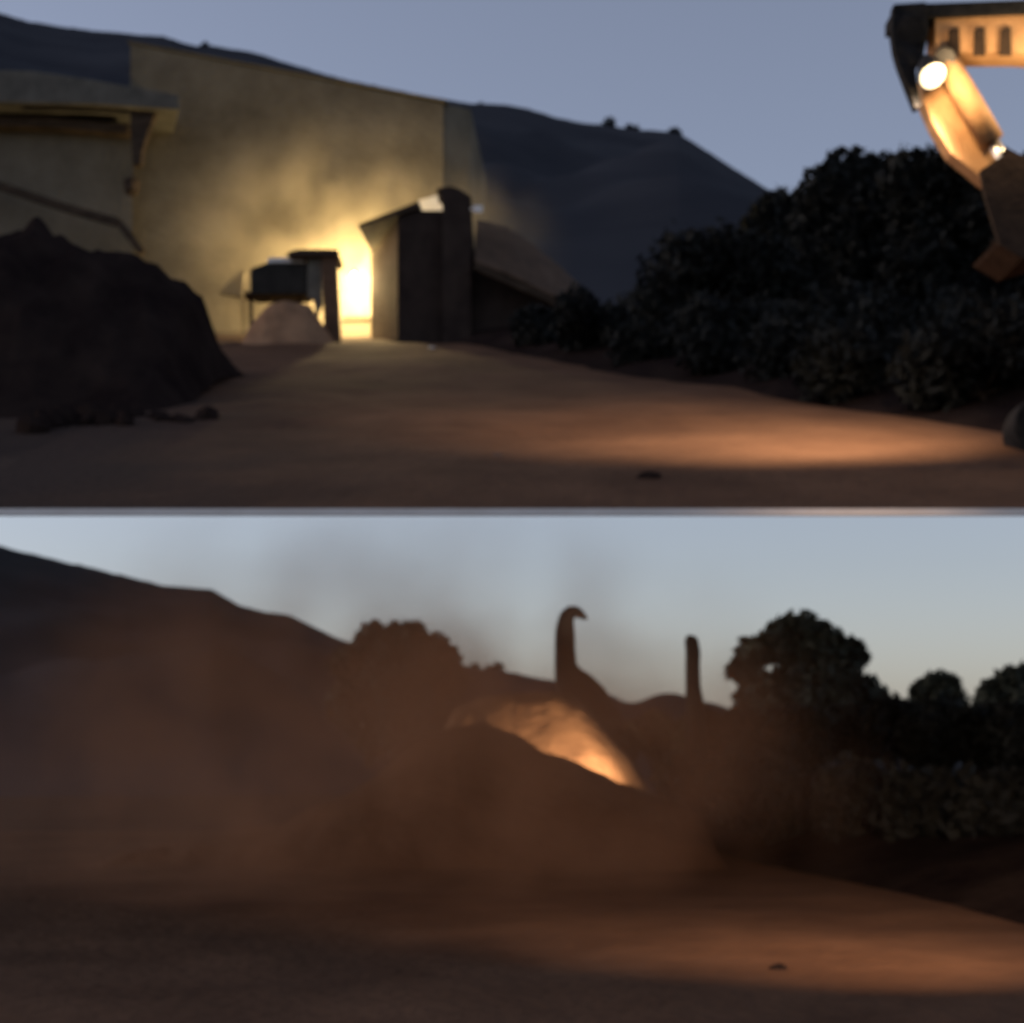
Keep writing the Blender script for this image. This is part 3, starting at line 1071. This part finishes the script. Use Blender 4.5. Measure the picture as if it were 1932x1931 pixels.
# flood lamp on a mast beside the lower road
mp = Vector((3.5, 8.6, zl(3.5, 8.6)))
ms = empty('lamp_mast', mp)
mb = MB()
mb.tube([mp, mp + Vector((0, 0, 2.3))], [.05, .04], 10)
mb.build('pole', MT['steel'], ms)
mb = MB()
mb.box(mp + Vector((-.08, .05, 2.35)), (.12, .3, .2))
mb.build('housing', MT['steel'], ms)
mb = MB()
mb.box(mp + Vector((-.144, .05, 2.35)), (.008, .24, .15))
mb.build('lens', MT['lens'], ms)
tag(ms, 'lamp mast with one flood lamp beside the lower dirt road', 'lamp')
lamp('mast_light', mp + Vector((-.2, .12, 2.3)), 1750, (1, .62, .36), .12, ms, spot=80, target=(2.0, 15.5, 0), blend=1.0)

# ------------------------------------------------------------------ dust
def dust(name, label, C0, R0, dens, colr):
    dm = bpy.data.materials.new(name)
    dm.use_nodes = True
    n = dm.node_tree.nodes
    l = dm.node_tree.links
    n.remove(n['Principled BSDF'])
    pv = n.new('ShaderNodeVolumePrincipled')
    pv.inputs['Color'].default_value = (*colr, 1)
    pv.inputs['Anisotropy'].default_value = .1
    tc = n.new('ShaderNodeTexCoord')
    mpn = n.new('ShaderNodeMapping')
    R0 = Vector(R0)
    mpn.inputs['Scale'].default_value = (1 / R0.x, 1 / R0.y, 1 / R0.z)
    l.new(tc.outputs['Object'], mpn.inputs[0])
    ln_ = n.new('ShaderNodeVectorMath')
    ln_.operation = 'LENGTH'
    l.new(mpn.outputs[0], ln_.inputs[0])
    fall = n.new('ShaderNodeMapRange')
    fall.interpolation_type = 'SMOOTHSTEP'
    fall.inputs['From Min'].default_value = 1.0
    fall.inputs['From Max'].default_value = 0.3
    l.new(ln_.outputs['Value'], fall.inputs['Value'])
    nz = n.new('ShaderNodeTexNoise')
    nz.inputs['Scale'].default_value = .75
    nz.inputs['Detail'].default_value = 4
    l.new(tc.outputs['Object'], nz.inputs['Vector'])
    nr_ = n.new('ShaderNodeMapRange')
    nr_.inputs['From Min'].default_value = .42
    nr_.inputs['From Max'].default_value = .62
    nr_.inputs['To Min'].default_value = .05
    nr_.inputs['To Max'].default_value = 2.3
    l.new(nz.outputs[0], nr_.inputs['Value'])
    mu = n.new('ShaderNodeMath')
    mu.operation = 'MULTIPLY'
    l.new(fall.outputs[0], mu.inputs[0])
    l.new(nr_.outputs[0], mu.inputs[1])
    m2 = n.new('ShaderNodeMath')
    m2.operation = 'MULTIPLY'
    m2.inputs[1].default_value = dens
    l.new(mu.outputs[0], m2.inputs[0])
    l.new(m2.outputs[0], pv.inputs['Density'])
    l.new(pv.outputs[0], n['Material Output'].inputs['Volume'])
    mb = MB()
    C0 = Vector(C0)
    vs, fs = [], []
    for j in range(13):
        ph = math.pi * j / 12
        for i in range(24):
            t = 2 * math.pi * i / 24
            vs.append(C0 + 1.04 * Vector((R0.x * math.sin(ph) * math.cos(t), R0.y * math.sin(ph) * math.sin(t), R0.z * math.cos(ph))))
    for j in range(12):
        for i in range(24):
            a, b = j * 24 + i, j * 24 + (i + 1) % 24
            fs.append((a, a + 24, b + 24, b))
    mb.add(vs, fs)
    o = mb.build(name, dm, smooth=True, origin=C0)
    tag(o, label, 'dust', kind='stuff')


dust('dust_cloud', 'brown dust hanging over the lower dirt road beside the heaps', (-1.5, 19.4, 1.2), (6.4, 7.0, 3.6), .125, (.46, .265, .175))
g1 = P(665, 480, 35.6)
dust('dust_haze', 'thin dust glowing in the lamplight around the shed and pale wall', g1, (5.0, 2.3, 3.3), .13, (.75, .64, .44))
